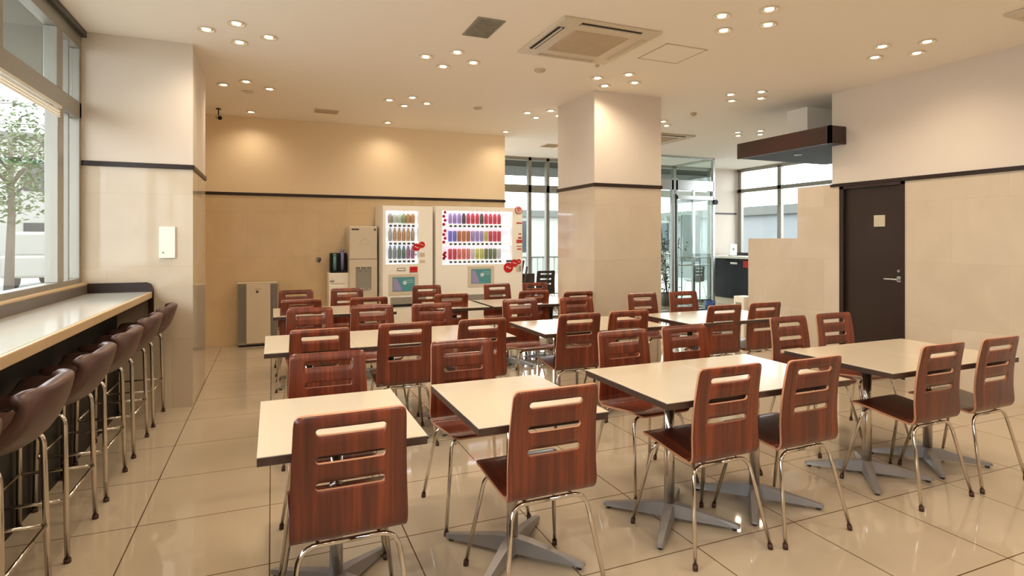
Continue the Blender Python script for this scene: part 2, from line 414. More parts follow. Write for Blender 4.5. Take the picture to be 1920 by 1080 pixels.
def make_chair():
    t = thing('dining_chair', '', 'chair')
    # backrest with the bend at its foot
    bend = [(0., -.135, .4145), (.014, -.149, .417), (.028, -.162, .4235), (.042, -.173, .433), (.056, -.180, .446), (.070, -.184, .460)]
    bp = list(bend)
    for i in range(12):
        s = i*.37/11; z = .475+s; k = s/.37
        bp.append((.085+s, -.185-.035*k+.012*math.sin(PI*k), z))
    slots = [.085+.845-.475-q for q in (.058, .152, .240)]
    def wf(s):
        if s < .085: return .176+.014*math.sqrt(max(0, 1-(1-s/.085)**2))
        return .190-.012*((s-.085)/.37)**1.2
    bm = shell(bp, wf, slots, .022, 0)
    for v in bm.verts:
        v.co.y += .20*v.co.x**2*max(0., min(1., (v.co.z-.43)/.12))
    obj_raw('backrest', thick(bm, .011, (0, -1, 0)), [M['chairwood'], M['chairedge']], t)
    sp = [(0., -.135, .4145), (.045, -.09, .4205), (.115, -.02, .431), (.195, .06, .443), (.275, .14, .452), (.305, .17, .452), (.33, .194, .446), (.345, .206, .438)]
    sp2 = [(.345-s, y, z) for s, y, z in sp]
    wf2 = lambda s: .176+.010*math.sin(PI*min(1, (.345-s)/.2)/2)
    bm = shell(sp2, wf2, [], 0, 0, end_r=.05)
    obj_raw('seat', thick(bm, .011, (0, 0, -1)), [M['chairwood'], M['chairedge']], t)
    # legs: two inverted U frames; each leg is half a frame
    for sx in (-1, 1):
        for yf, yt, zt_ in ((-.225, -.145, .4), (.225, .13, .425)):
            pts = fillet([(sx*.215, yf, .012), (sx*.158, yt, zt_), (0, yt, zt_+.0)], .06, 6)
            bm = new_bm(); tube(bm, pts, .0088, 10)
            lg = obj('leg', bm, M['chrome'], t)
            d = Vector((sx*.215-sx*.158, yf-yt, .012-zt_)).normalized(); p = Vector((sx*.215, yf, .012))
            bm = new_bm(); tube(bm, [p-d*.012, (p.x, p.y, 0)], .0115, 10); obj('rubber_foot', bm, M['rubber'], lg)
    for sx in (-1, 1):
        bm = new_bm(); tube(bm, [(sx*.1, -.145, .400), (sx*.1, .13, .425)], .006, 8); obj('seat_support', bm, M['chrome'], t)
    return t
CH = make_chair()
GC = 'slotted plywood dining chairs'
used = [False]
def place_chair(x, ytop, facing, label):
    """x, ytop: centre of the top of the back; facing +1 sits looking away from the camera"""
    dz = -.22
    if facing > 0: loc = (x, ytop+.22, 0); rz = 0
    else: loc = (x, ytop-.22, 0); rz = PI
    rz += random.uniform(-.025, .025)
    if not used[0]:
        used[0] = True; CH.location = loc; CH.rotation_euler = (0, 0, rz); tag(CH, label, 'chair', GC); return CH
    return dup(CH, loc, rz, label, GC)
random.seed(5)
ORD = ['leftmost', 'second from left', 'third from left', 'fourth from left', 'fifth from left', 'sixth from left', 'rightmost']
def pix(u, v, z):
    th = math.radians(22.56); t = 1083*(1.4-z)/(v-450); l = (u-960)/1083*t
    return (t*math.sin(th)+l*math.cos(th), t*math.cos(th)-l*math.sin(th))
ROWS = [
 ('near side of the front table row', 1, [(660, 775), (1046, 729), (1374, 686), (1532, 672), (1774, 645.5), (1881, 633)], 1.95),
 ('far side of the front table row', -1, [(613, 661.5), (865, 636), (1166, 619.5), (1280, 610), (1475, 592), (1558, 585.5)], None),
 ('near side of the middle table row', 1, [(601, 618.5), (762, 605.5), (907, 598.5), (1089, 588.5), (1183, 583), (1362, 572), (1438, 567)], None),
 ('far side of the middle table row', -1, [(582, 577), (698, 571), (808, 569), (974, 560.5), (1078, 557.5), (1202, 548.5), (1278, 546)], None),
 ('near side of the back table row', 1, [(566, 562), (692, 557.5), (848, 551), (1003, 545.5), (1085, 542.5)], None),
 ('far side of the back table row', -1, [(556, 544), (650, 540.5), (800, 534.5), (931, 531.5), (1002, 530)], None)]
NOTE = {(0, 0): 'nearest of all the chairs, red-brown back to the camera at the small left table',
        (0, 1): 'large red-brown chair seen from behind at the single table left of centre',
        (0, 2): 'left chair of the pair on the near side of the front centre double table',
        (0, 3): 'right chair of the pair on the near side of the front centre double table',
        (0, 4): 'dark red-brown chair at the right double table, nearer the centre of its pair',
        (0, 5): 'dark red-brown chair at the right edge of the photo with its back to the camera'}
for ri, (where, fc, lst, yy) in enumerate(ROWS):
    ps = [pix(u, v, .845) for u, v in lst]
    ym = sum(p[1] for p in ps)/len(ps)
    for i, (x, y) in enumerate(ps):
        nm = ORD[i] if i < len(ps)-1 else 'rightmost'
        lab = NOTE.get((ri, i), f'slotted wooden chair, {nm} on the {where}')
        u, v = lst[i]
        # keep the sight line of the measured top, nudged towards the row's own depth
        yt = ym+(y-ym)*.7
        x = x*yt/y
        if (ri, i) == (4, 4): x, yt = x*5.47/yt, 5.47
        place_chair(x, yt, fc, lab)

# ---------------------------------------------------------------- tables
def make_table():
    t = thing('dining_table', '', 'table')
    W, D = .561, .70
    bm = new_bm(); box(bm, -W/2, W/2, -D/2, D/2, .696, .70, .001); obj('laminate_top', bm, M['laminate'], t)
    bm = new_bm(); box(bm, -W/2, W/2, -D/2, D/2, .668, .6955, .002); obj('tabletop', bm, M['tabedge'], t)
    bm = new_bm(); tube(bm, [(0, 0, .05), (0, 0, .655)], .026, 16); obj('column', bm, M['chrome'], t)
    bm = new_bm(); box(bm, -.12, .12, -.12, .12, .655, .668, .002); tube(bm, [(0, 0, .60), (0, 0, .656)], .034, 16); obj('top_bracket', bm, M['dgrey'], t)
    for sx in (-1, 1):
        for sy in (-1, 1):
            bm = new_bm(); c = Vector((sx*.235, sy*.235, 0)); d = c.normalized(); n = Vector((-d.y, d.x, 0)); ln = c.length
            prof = [(0, .032, .085, .020), (.08, .030, .078, .020), (.22, .022, .05, .017), (ln-.01, .017, .030, .014), (ln, .013, .026, .015)]
            rings = []
            for s, hw, zt, zb in prof:
                p = d*s
                rings.append([bm.verts.new(p+n*hw+Vector((0, 0, zb))), bm.verts.new(p+n*hw*.7+Vector((0, 0, zt))), bm.verts.new(p-n*hw*.7+Vector((0, 0, zt))), bm.verts.new(p-n*hw+Vector((0, 0, zb)))])
            for a, b in zip(rings, rings[1:]):
                for k in range(4): bm.faces.new((a[k], a[(k+1) % 4], b[(k+1) % 4], b[k]))
            bm.faces.new(rings[0][::-1]); bm.faces.new(rings[-1])
            f = obj('base_foot', bm, M['cast'], t)
            bm = new_bm(); tube(bm, [d*(ln-.025)+Vector((0, 0, 0)), d*(ln-.025)+Vector((0, 0, .018))], .012, 10); obj('glide', bm, M['dgrey'], f)
    return t
TB = make_table(); tu = [False]
def place_table(x, y, label, group='square topped pedestal tables'):
    if not tu[0]:
        tu[0] = True; TB.location = (x, y, 0); tag(TB, label, 'table', group); return
    dup(TB, (x, y, 0), 0, label, group)
p = .562
tabs = [(.235, 2.38, 'cream topped pedestal table on its own at front left, behind the nearest chair'),
        (.99, 2.38, 'cream topped pedestal table on its own between the small left table and the central pair'),
        (1.845, 2.38, 'cream topped table, left half of the joined pair in the front centre'),
        (1.845+p, 2.38, 'cream topped table, right half of the joined pair in the front centre'),
        (3.29, 2.38, 'cream topped table, left half of the joined pair in front of the dark door'),
        (3.29+p, 2.38, 'cream topped table, right half of the joined pair in front of the dark door')]
y2 = 4.22; y3 = 6.03
tabs += [(.235, y2, 'cream topped table, leftmost in the middle row beside the aisle'),
         (.235+p, y2, 'cream topped table, middle one of the three joined at the left of the middle row'),
         (.235+2*p, y2, 'cream topped table, right one of the three joined at the left of the middle row'),
         (2.155, y2, 'cream topped table, left half of the central pair in the middle row'),
         (2.155+p, y2, 'cream topped table, right half of the central pair in the middle row'),
         (3.50, y2, 'cream topped table, left half of the right pair in the middle row'),
         (3.50+p, y2, 'cream topped table, right half of the right pair in the middle row'),
         (.29, y3, 'cream topped table, leftmost in the back row near the air purifier'),
         (.29+p, y3, 'cream topped table, second from left in the back row before the water dispenser'),
         (1.83, y3, 'cream topped table on its own in the back row before the narrow vending machine'),
         (2.44, y3, 'cream topped table, left half of the pair in the back row before the wide machine'),
         (2.44+p-.01, y3, 'cream topped table, right half of the pair in the back row beside the middle column')]
for x, y, l in tabs: place_table(x, y, l)

# ---------------------------------------------------------------- bar stools
def make_stool():
    t = thing('bar_stool', '', 'stool')     # sits facing -x ; origin floor centre
    # upholstered bucket: profile from seat front (x=-.2) to back top (x=.19,z=.9)
    prof = [(-.11, .665), (-.10, .69), (-.06, .705), (.02, .695), (.11, .688), (.175, .70), (.218, .735), (.245, .79), (.264, .85), (.274, .885), (.277, .905)]
    bm = new_bm(); N = 12; grid = []
    for i, (x, z) in enumerate(prof):
        k = i/(len(prof)-1); row = []
        hw = .212*(1-.10*max(0, k-.6)/.4)
        for j in range(N+1):
            a = -1+2*j/N; yy = hw*a
            curl = a*a
            xx = x - .045*curl*max(0, k-.4)/.6*1.4; zz = z + .05*curl*(1-max(0, k-.6)/.4) - .075*(abs(a)**2.6)*max(0, k-.55)/.45
            row.append(bm.verts.new((xx, yy, zz)))
        grid.append(row)
    for a, b in zip(grid, grid[1:]):
        for j in range(N):
            f = bm.faces.new((a[j], a[j+1], b[j+1], b[j])); f.smooth = True
    bmesh.ops.recalc_face_normals(bm, faces=bm.faces); bm.normal_update()
    if sum((f.normal for f in bm.faces), Vector()).z < 0: bmesh.ops.reverse_faces(bm, faces=bm.faces); bm.normal_update()
    fv = list(bm.verts); front = list(bm.faces); nm = {v: v.normal.copy() for v in fv}
    mp = {v: bm.verts.new(v.co-nm[v]*.055) for v in fv}
    rim = [(e, e.link_faces[0]) for e in bm.edges if len(e.link_faces) == 1]
    for f in front: bm.faces.new([mp[v] for v in reversed(f.verts)]).smooth = True
    for e, f in rim:
        a, b = e.verts; vs = list(f.verts); i = vs.index(a)
        if vs[(i+1) % len(vs)] != b: a, b = b, a
        bm.faces.new((b, a, mp[a], mp[b])).smooth = True
    o = obj_raw('padded_seat', bm, [M['leather']], t)
    sm = o.modifiers.new('s', 'SUBSURF'); sm.levels = 1; sm.render_levels = 1
    for sy in (-1, 1):
        for sx in (-1, 1):
            X0, X1 = (.20, .185) if sx > 0 else (-.108, -.10)
            pts = fillet([(X0, sy*.215, .012), (X1, sy*.20, .645), (.04, sy*.20, .645)], .05, 6)
            bm = new_bm(); tube(bm, pts, .0115, 12); lg = obj('leg', bm, M['chrome'], t)
            bm = new_bm(); tube(bm, [(X0, sy*.215, 0), (X0, sy*.2148, .018)], .0145, 12); obj('rubber_foot', bm, M['rubber'], lg)
    bm = new_bm()
    tube(bm, [(-.05, -.2, .645), (-.05, .2, .645)], .009); tube(bm, [(.12, -.2, .645), (.12, .2, .645)], .009)
    obj('seat_frame', bm, M['chrome'], t)
    bm = new_bm()
    for sy in (-1, 1): tube(bm, [(-.105, sy*.209, .27), (.194, sy*.209, .27)], .0075)
    tube(bm, [(-.105, -.209, .27), (-.105, .209, .27)], .0075); tube(bm, [(.194, -.209, .27), (.194, .209, .27)], .0075)
    obj('footrest', bm, M['chrome'], t)
    return t
ST = make_stool()
sl = ['farthest, against the marble column', 'second from the marble column', 'third from the marble column', 'fourth from the marble column', 'fifth from the marble column', 'nearest, cut off by the left edge']
for i, y in enumerate((5.235, 4.57, 3.905, 3.27, 2.615, 1.96)):
    lab = 'brown padded bar stool at the window counter, '+sl[i]
    if i == 0: ST.location = (-1.02, y, 0); tag(ST, lab, 'stool', 'bar stools at the window counter')
    else: dup(ST, (-1.02, y, 0), 0, lab, 'bar stools at the window counter')

# ---------------------------------------------------------------- ceiling lights
def make_downlight(on=True):
    t = thing('ceiling_downlight', '', 'light')
    bm = new_bm(); lathe(bm, [(.047, 0), (.062, -.002), (.066, -.008), (.062, -.010), (.050, -.008), (.047, 0)], 24)
    obj('trim_ring', bm, M['lampring'], t)
    bm = new_bm(); lathe(bm, [(.032, -.0055), (.028, -.008), (.015, -.011), (.001, -.012)], 20)
    obj('lamp_lens', bm, M['lamp'] if on else M['offwhite'], t)
    bm = new_bm(); lathe(bm, [(.049, -.0005), (.047, -.003), (.03, -.005), (.001, -.0055)], 24); obj('reflector', bm, M['lampring'], t)
    if on:
        d = bpy.data.lights.new('downlight_beam', 'SPOT'); d.energy = LAMP_W; d.color = LAMP_COL; d.spot_size = math.radians(150); d.spot_blend = 1.0; d.shadow_soft_size = .04
        l = bpy.data.objects.new('lamp', d); COL.objects.link(l); l.parent = t; l.location = (0, 0, -.03)
    return t
DL = make_downlight(); DO = make_downlight(False); du = [False]
GD = 'recessed ceiling downlights'
def dl(x, y, lab, on=True):
    if on:
        if not du[0]: du[0] = True; DL.location = (x, y, H); tag(DL, lab, 'light', GD); return
        dup(DL, (x, y, H), 0, lab, GD)
    else: DO.location = (x, y, H); tag(DO, lab, 'light', GD)
clus = {(0, 2): 'over the window counter end', (0, 3): 'nearest the security camera', (1, 2): 'left of the large ceiling air conditioner', (1, 3): 'above the narrow vending machine',
        (2, 1): 'right of the large air conditioner', (2, 2): 'just in front of the middle column', (2, 3): 'at the left flank of the middle column',
        (3, 1): 'near the top of the right wall', (3, 2): 'between the middle column and the canopy', (3, 3): 'beyond the middle column', (4, 3): 'above the reception beyond the canopy',
        (0, 1): 'over the near left aisle', (1, 1): 'over the front left tables', (0, 0): 'over the left foreground', (1, 0): 'over the centre left foreground', (2, 0): 'over the centre right foreground', (3, 0): 'over the right foreground',
        (0, -1): 'behind the camera, far left', (1, -1): 'behind the camera, left', (2, -1): 'behind the camera, right', (3, -1): 'behind the camera, far right'}
LX = [-.25, 1.5, 3.28, 5.02, 6.8]; LY = {-1: -.25, 0: 1.55, 1: 3.33, 2: 5.09, 3: 6.83}
for (i, j), wh in clus.items():
    for nm, dx, dy in (('left', -.225, 0), ('far', 0, .225), ('near', 0, -.225), ('right', .225, 0)):
        on = not (i == 0 and j == 3 and nm == 'far')
        dl(LX[i]+dx, LY[j]+dy, f'{"lit" if on else "unlit"} downlight, {nm} of the four {wh}', on)
for x, lb in ((-.25, 'above the air purifier'), (1.5, 'above the narrow vending machine'), (3.28, 'above the right end of the back wall')):
    dl(x, 8.15, f'single lit downlight close to the back wall, {lb}')

# ---------------------------------------------------------------- air conditioners and ceiling fittings
def cassette(name, label, cx, cy, hw, detail=True):
    t = thing(name, label, 'air conditioner', (cx, cy, H))
    bm = new_bm(); box(bm, -hw, hw, -hw, hw, -.022, -.0005, .006); obj('panel', bm, M['offwhite'], t)
    bm = new_bm(); box(bm, -.245, .245, -.245, .245, -.028, -.022, .002)
    for k in range(19): box(bm, -.235, .235, -.237+k*.0255, -.225+k*.0255, -.031, -.028)
    obj('intake_grille', bm, M['ventbeige'], t)
    for ax in (0, 1):
        for s in (-1, 1):
            op = s < 0 if ax == 0 else s < 0
            a, b = s*hw*.93, s*hw*.80
            bm = new_bm()
            if ax == 0: box(bm, min(a, b), max(a, b), -.27, .27, -.0245, -.022)
            else: box(bm, -.27, .27, min(a, b), max(a, b), -.0245, -.022)
            sl = obj('air_slot', bm, M['ventdark'] if op else M['offwhite'], t)
            c = (a+b)/2; bm = new_bm()
            if ax == 0: box(bm, c-.006, c+.006, -.27, .27, -.034, -.0255)
            else: box(bm, -.27, .27, c-.006, c+.006, -.034, -.0255)
            obj('louvre_blade', bm, M['offwhite'], sl)
    return t
cassette('ceiling_air_conditioner', 'large square four way ceiling air conditioner with two dark open slots', 2.42, 4.20, .435)
cassette('ceiling_air_conditioner', 'distant ceiling air conditioner beside the top of the middle column', 5.75, 7.75, .435)
cassette('ceiling_air_conditioner', 'ceiling air conditioner cut off by the top right corner of the photo', 5.33, 2.12, .40)
def grille(label, x0, x1, y0, y1, m, n=10):
    t = thing('ceiling_vent', label, 'vent', ((x0+x1)/2, (y0+y1)/2, H)); a = (x1-x0)/2; b = (y1-y0)/2
    bm = new_bm(); box(bm, -a, a, -b, b, -.008, -.0005, .002); obj('frame', bm, m, t)
    bm = new_bm()
    for k in range(n):
        yy = -b+.02+(2*b-.04)*k/(n-1); box(bm, -a+.015, a-.015, yy-.004, yy+.004, -.013, -.008)
    obj('slats', bm, m, t)
grille('grey rectangular ceiling vent left of the large air conditioner', 1.405, 1.625, 4.03, 4.43, M['vent'], 14)
grille('small beige ceiling vent near the back wall', .5, .79, 7.64, 7.85, M['ventbeige'], 8)
grille('pale ceiling vent beyond the back wall near the entrance', 4.35, 4.65, 8.9, 9.2, M['ventbeige'], 8)
t = thing('ceiling_hatch', 'flush square access hatch in the ceiling right of the large air conditioner', 'hatch', (3.275, 4.185, H))
bm = new_bm(); a = .215
for q in ((-a, a, -a, -a+.012), (-a, a, a-.012, a), (-a, -a+.012, -a, a), (a-.012, a, -a, a)): box(bm, q[0], q[1], q[2], q[3], -.004, -.0005)
obj('frame', bm, M['ventbeige'], t); obj('panel', B(-a+.012, a-.012, -a+.012, a-.012, -.002, -.0005), M['ceil'], t)
def disc(x, y, lab, r=.055, nm='smoke_detector', h=.018):
    t = thing(nm, lab, 'detector', (x, y, H)); bm = new_bm(); lathe(bm, [(r*.3, -.0005), (r, -.001), (r, -h*.5), (r*.8, -h), (.001, -h*1.05)], 20); obj('cover', bm, M['ventbeige'], t)
    bm = new_bm(); lathe(bm, [(r*.35, -h*1.0), (r*.3, -h*1.5), (.001, -h*1.6)], 16); obj('sensor', bm, M['offwhite'], t)
disc(2.40, 5.07, 'flat round ceiling fitting between the large air conditioner and the middle column')
disc(2.37, 6.82, 'flat round ceiling fitting in front of the wide vending machine')
disc(5.06, 6.03, 'small domed ceiling fitting right of the middle column', .04, h=.03)
disc(2.83, 4.72, 'tiny dark ceiling fitting at the corner of the large air conditioner', .02)
# security camera
t = thing('security_camera', 'small dark security camera hanging from the ceiling by the left column', 'camera', (-.62, 8.1, H))
bm = new_bm(); lathe(bm, [(.03, -.0005), (.03, -.012), (.001, -.013)], 16); tube(bm, [(0, 0, -.01), (0, 0, -.09)], .008); obj('bracket', bm, M['dgrey'], t)
bm = new_bm(); tube(bm, [(-.02, .05, -.10), (.02, -.09, -.135)], .028, 12); obj('camera_body', bm, M['offwhite'], t)
bm = new_bm(); tube(bm, [(.02, -.09, -.135), (.026, -.11, -.14)], .024, 12); obj('lens', bm, M['blackgloss'], t)

# ---------------------------------------------------------------- dark canopy over the partition
t = thing('wooden_canopy', 'dark wooden canopy box wrapped round the end of the right wall', 'canopy', (5.7, 5.0, 2.5))
bm = new_bm()
box(bm, 5.60, 5.635, 4.47, 5.83, 2.455, 2.65, .002); box(bm, 5.60, 5.85, 4.47, 4.505, 2.455, 2.65, .002)
bmesh.ops.translate(bm, verts=bm.verts, vec=(-5.7, -5, -2.5)); obj('fascia', bm, M['darkwood'], t)
bm = new_bm(); box(bm, 5.635, 5.85, 4.505, 4.645, 2.46, 2.50); box(bm, 5.635, 7.2, 4.65, 5.83, 2.46, 2.50)
bmesh.ops.translate(bm, verts=bm.verts, vec=(-5.7, -5, -2.5)); obj('soffit', bm, M['black'], t)
bm = new_bm(); lathe(bm, [(.05, 0), (.05, -.006), (.001, -.007)], 16, (.32, .25, -.04)); obj('spot_lamp', bm, M['steel'], t)

# ---------------------------------------------------------------- wall items
t = thing('switch_panel', 'white cover panel fixed to the marble front of the left column', 'panel', (-.80, 5.52, 1.38))
obj('cover', B(-.058, .058, -.022, -.001, -.13, .13, .004), M['white'], t)
bm = new_bm(); box(bm, -.035, -.022, -.025, -.022, -.09, -.078); obj('latch', bm, M['greyp'], t)
t = thing('wall_tap', 'small round metal tap on the back wall left of the dispenser', 'tap', (.60, 8.5, 1.13))
bm = new_bm(); lathe(bm, [(.035, 0), (.035, -.01), (.001, -.011)], 16); bmesh.ops.rotate(bm, verts=bm.verts, cent=(0, 0, 0), matrix=Matrix.Rotation(-PI/2, 3, 'X'))
for v in bm.verts: v.co.y = -abs(v.co.y)-.001
obj('wall_plate', bm, M['steel'], t)
bm = new_bm(); tube(bm, fillet([(0, -.01, 0), (0, -.07, 0), (0, -.08, -.04)], .03), .011); tube(bm, [(-.03, -.04, .02), (.03, -.04, .02)], .006); obj('spout', bm, M['dgrey'], t)

# ---------------------------------------------------------------- air purifier
t = thing('air_purifier', 'tall beige air purifier with grey sides standing at the back wall', 'air purifier', (-.18, 8.32, 0))
obj('body', B(-.235, .25, -.0, .15, .02, .82, .01), M['greyp'], t)
obj('front_panel', B(-.13, .16, -.022, -.0, .04, .82, .006), M['offwhite'], t)
obj('top_cover', B(-.24, .255, -.01, .155, .82, .84, .005), M['offwhite'], t)
bm = new_bm()
for s in (-.185, .205):
    for k in range(5): box(bm, s-.035+k*.016, s-.031+k*.016, -.004, .0, .06, .8)
obj('side_grille', bm, M['dgrey'], t)
obj('base', B(-.22, .24, .0, .15, 0, .02), M['black'], t)
bm = new_bm(); tube(bm, [(0, -.022, .72), (0, -.025, .72)], .016, 14); obj('emblem', bm, M['dgrey'], t)
bm = new_bm(); box(bm, -.03, .05, -.0235, -.022, .755, .76); obj('badge', bm, M['greyp'], t)

# white cabinet with cup machine
t = thing('white_cabinet', 'narrow white cabinet left of the water dispenser', 'cabinet', (.845, 8.3, 0))
obj('body', B(-.135, .14, -.10, .18, .0, .95, .006), M['white'], t)
obj('door', B(-.13, .135, -.112, -.10, .03, .78, .004), M['white'], t)
bm = new_bm(); box(bm, -.12, -.06, -.115, -.112, .83, .85); obj('badge', bm, M['greyp'], t)
bm = new_bm(); box(bm, -.10, .08, -.1035, -.10, .80, .806); obj('drawer_line', bm, M['greyp'], t)
t = thing('cup_dispenser', 'black cup dispenser standing on the white cabinet', 'dispenser', (.85, 8.3, .95))
obj('housing', B(-.115, .105, -.02, .14, 0, .27, .008), M['blackgloss'], t)
for x, h, m, nm in ((-.055, .20, mat('teal_tube', (96, 150, 150), .25), 'teal tube'), (.045, .26, mat('lilac_tube', (120, 124, 168), .25), 'taller lilac tube')):
    bm = new_bm(); tube(bm, [(x, -.045, .03), (x, -.045, .03+h)], .022, 14); lathe(bm, [(.024, 0), (.028, .012), (.02, .03)], 14, (x, -.045, .03+h)); o = obj('cup_tube', bm, m, t); o['label'] = nm
obj('drip_base', B(-.11, .10, -.09, -.02, 0, .02, .003), M['black'], t)

# water dispenser
t = thing('water_dispenser', 'tall beige two section water dispenser left of the vending machines', 'water dispenser', (1.16, 8.12, 0))
bm = new_bm(); box(bm, -.19, .19, -.0, .36, .02, 1.59, .008); obj('body', bm, M['offwhite'], t)
obj('upper_door', B(-.185, .185, -.02, 0, 1.14, 1.585, .006), M['offwhite'], t)
bm = new_bm(); box(bm, -.185, .185, -.02, 0, 1.03, 1.132); box(bm, -.185, -.105, -.02, 0, .72, 1.03); box(bm, .105, .185, -.02, 0, .72, 1.03); box(bm, -.185, .185, -.02, 0, .05, .72); obj('lower_panel', bm, M['offwhite'], t)
obj('dispensing_bay', B(-.105, .105, -.004, -.001, .72, 1.03), M['greyp'], t)
for x in (-.04, .04): bm = new_bm(); tube(bm, [(x, -.012, 1.03), (x, -.012, .96)], .008); obj('nozzle', bm, M['steel'], t)
obj('drip_tray', B(-.09, .09, -.035, -.004, .72, .735, .002), M['steel'], t)
bm = new_bm(); box(bm, -.16, -.06, -.0235, -.02, 1.535, 1.555); box(bm, .14, .165, -.0235, -.02, 1.53, 1.555); obj('badge', bm, M['dgrey'], t)
bm = new_bm(); tube(bm, arc((.02, -.021, 1.36), .06, PI*.1, PI*.95, 12), .004, 6); tube(bm, [(-.06, -.021, 1.345), (.09, -.021, 1.345)], .003, 6); obj('logo', bm, M['ventbeige'], t)
obj('plinth', B(-.18, .18, .02, .35, 0, .02), M['black'], t)

# ---------------------------------------------------------------- vending machines
def lerpc(*cs): return cs
def disc_y(bm, x, z, r, y0, y1, n=24): tube(bm, [(x, y0, z), (x, y1, z)], r, n)
cans = {}
def can_proto(kind, rgb):
    key = (kind, rgb)
    if key not in cans:
        m = mat('%s_print' % kind, tuple(int(c+(255-c)*.22) for c in rgb), .3, .1, noise=.25, nscale=40)
        bm = new_bm()
        if kind == 'can': lathe(bm, [(.020, 0), (.026, .006), (.026, .105), (.021, .115), (.019, .115)], 12)
        elif kind == 'bottle': lathe(bm, [(.024, 0), (.029, .008), (.029, .12), (.012, .165), (.012, .185), (.014, .187), (.014, .2), (.001, .2)], 12)
        elif kind == 'small_bottle': lathe(bm, [(.020, 0), (.025, .006), (.025, .085), (.012, .12), (.013, .135), (.001, .135)], 12)
        me = bpy.data.meshes.new(kind); bmesh.ops.recalc_face_normals(bm, faces=bm.faces); bm.to_mesh(me); bm.free(); me.materials.append(m); cans[key] = me
    return cans[key]
def machine(name, label, x0, x1, yf, H_, win, rows, cols, disp, flap, kickz, mar=0.):
    t = thing(name, label, 'vending machine', ((x0+x1)/2, yf, 0)); cx = (x0+x1)/2; a = (x1-x0)/2
    wx0_, wx1_, wz0, wz1 = win; wx0_ -= cx; wx1_ -= cx
    bm = new_bm(); box(bm, -a, a, .10, .60, kickz, H_, .004); obj('cabinet', bm, M['white'], t)
    bm = new_bm(); D0, D1 = .0, .10
    box(bm, -a+.004, a-.004, D0, D1, wz1, H_-.004); box(bm, -a+.004, wx0_, D0, D1, wz0, wz1); box(bm, wx1_, a-.004, D0, D1, wz0, wz1); box(bm, -a+.004, a-.004, D0, D1, kickz+.01, wz0)
    dr = obj('door', bm, M['white'], t)
    obj('lit_backboard', B(wx0_, wx1_, .092, .0995, wz0, wz1), disp, t)
    obj('display_glass', B(wx0_, wx1_, .002, .005, wz0, wz1), M['glass'], t)
    obj('base', B(-a+.01, a-.01, .04, .58, 0.02, kickz), M['dgrey'], t)
    bm = new_bm()
    for sx in (-1, 1):
        for y in (.08, .55): tube(bm, [(sx*(a-.08), y, 0), (sx*(a-.08), y, .03)], .02)
    obj('feet', bm, M['black'], t)
    sh = (wz1-wz0)
    lampb = new_bm(); tube(lampb, [(wx0_+.02, .03, wz1-.02), (wx1_-.02, .03, wz1-.02)], .009, 8); obj('display_lamp', lampb, M['tube'], t)
    bm = new_bm(); bb = new_bm(); zsh = []
    for r in range(rows):
        z = wz0 + sh*(r)/rows + .015
        zs = z+.055; zsh.append(zs)
        box(bm, wx0_+.003, wx1_-.003, .02, .09, z, zs)
    obj('shelf', bm, M['displayw'], t)
    for r in range(rows):
        z = wz0 + sh*r/rows+.028
        for c in range(cols):
            x = wx0_+.04+mar*.45+(wx1_-wx0_-.08-mar*1.35)*(c+.5)/cols
            b_ = new_bm(); box(b_, x-.019, x+.019, .016, .0195, z-.004, z+.022, .001)
            obj('selection_button', b_, M['dgrey'], t)
    return t, dr, zsh, (wx0_+cx, wx1_+cx)
YF = 7.85
t, dr, zsh, wr = machine('vending_machine', 'narrow cream drinks vending machine with a cool white display', 1.372, 2.07, YF, 1.87, (1.415, 1.867, 1.07, 1.80), 3, 6, M['displayw'], None, .10)
cx = (1.372+2.07)/2
def put(kind, rgb, x, z, label, group):
    o = bpy.data.objects.new(kind, can_proto(kind, rgb)); COL.objects.link(o); o.location = (x, YF+.055, z+.001); o.scale = (1.1, 1.05, 1.34) if kind != 'bottle' else (1.1, 1.05, .86); tag(o, label, kind.replace('small_', ''), group)
G1 = [[((120, 130, 140), 'grey'), ((150, 150, 156), 'silver'), ((96, 116, 116), 'grey green'), ((90, 110, 112), 'grey green'), ((150, 96, 130), 'mauve'), ((170, 90, 130), 'mauve')],
      [((176, 168, 170), 'pale'), ((196, 150, 110), 'tan'), ((200, 146, 100), 'tan'), ((196, 140, 96), 'tan'), ((200, 150, 110), 'tan'), ((180, 150, 130), 'tan')],
      [((170, 150, 146), 'pale'), ((206, 214, 210), 'white'), ((206, 216, 206), 'white'), ((140, 160, 120), 'green'), ((186, 126, 76), 'amber'), ((190, 130, 84), 'amber')]]
rn = ['bottom', 'middle', 'top']
for r in range(3):
    for c in range(6):
        rgb, nm = G1[r][c]; x = wr[0]+.04+(wr[1]-wr[0]-.08)*(c+.5)/6
        kind = 'bottle' if r == 2 else 'can'
        if r == 2: kind = 'bottle'
        scale_z = zsh[r]
        put(kind if r == 2 else 'small_bottle', rgb, x, scale_z, f'{nm} drink bottle on the {rn[r]} shelf of the narrow vending machine', f'drinks on the {rn[r]} shelf of the narrow machine, {nm}')
def scribble(bm, x, z, r, y):
    pts = [(x-r*.6+1.2*r*k/10, y, z+r*.22*math.sin(k/10*2*PI)) for k in range(11)]; tube(bm, pts, r*.09, 6)
bm = new_bm(); disc_y(bm, .115, 1.30, .052, -.006, -.001); disc_y(bm, .19, 1.335, .042, -.010, -.005); o = obj('red_discs', bm, M['red'], t)
bm = new_bm(); scribble(bm, .115, 1.30, .045, -.008); scribble(bm, .19, 1.335, .036, -.012); obj('disc_lettering', bm, M['white'], o)
bm = new_bm(); box(bm, .155, .23, -.008, -.001, 1.175, 1.225, .003); obj('coin_panel', bm, M['ventbeige'], t)
bm = new_bm(); tube(bm, [(.105, -.012, 1.20), (.105, -.001, 1.20)], .01); obj('coin_return', bm, M['dgrey'], t)
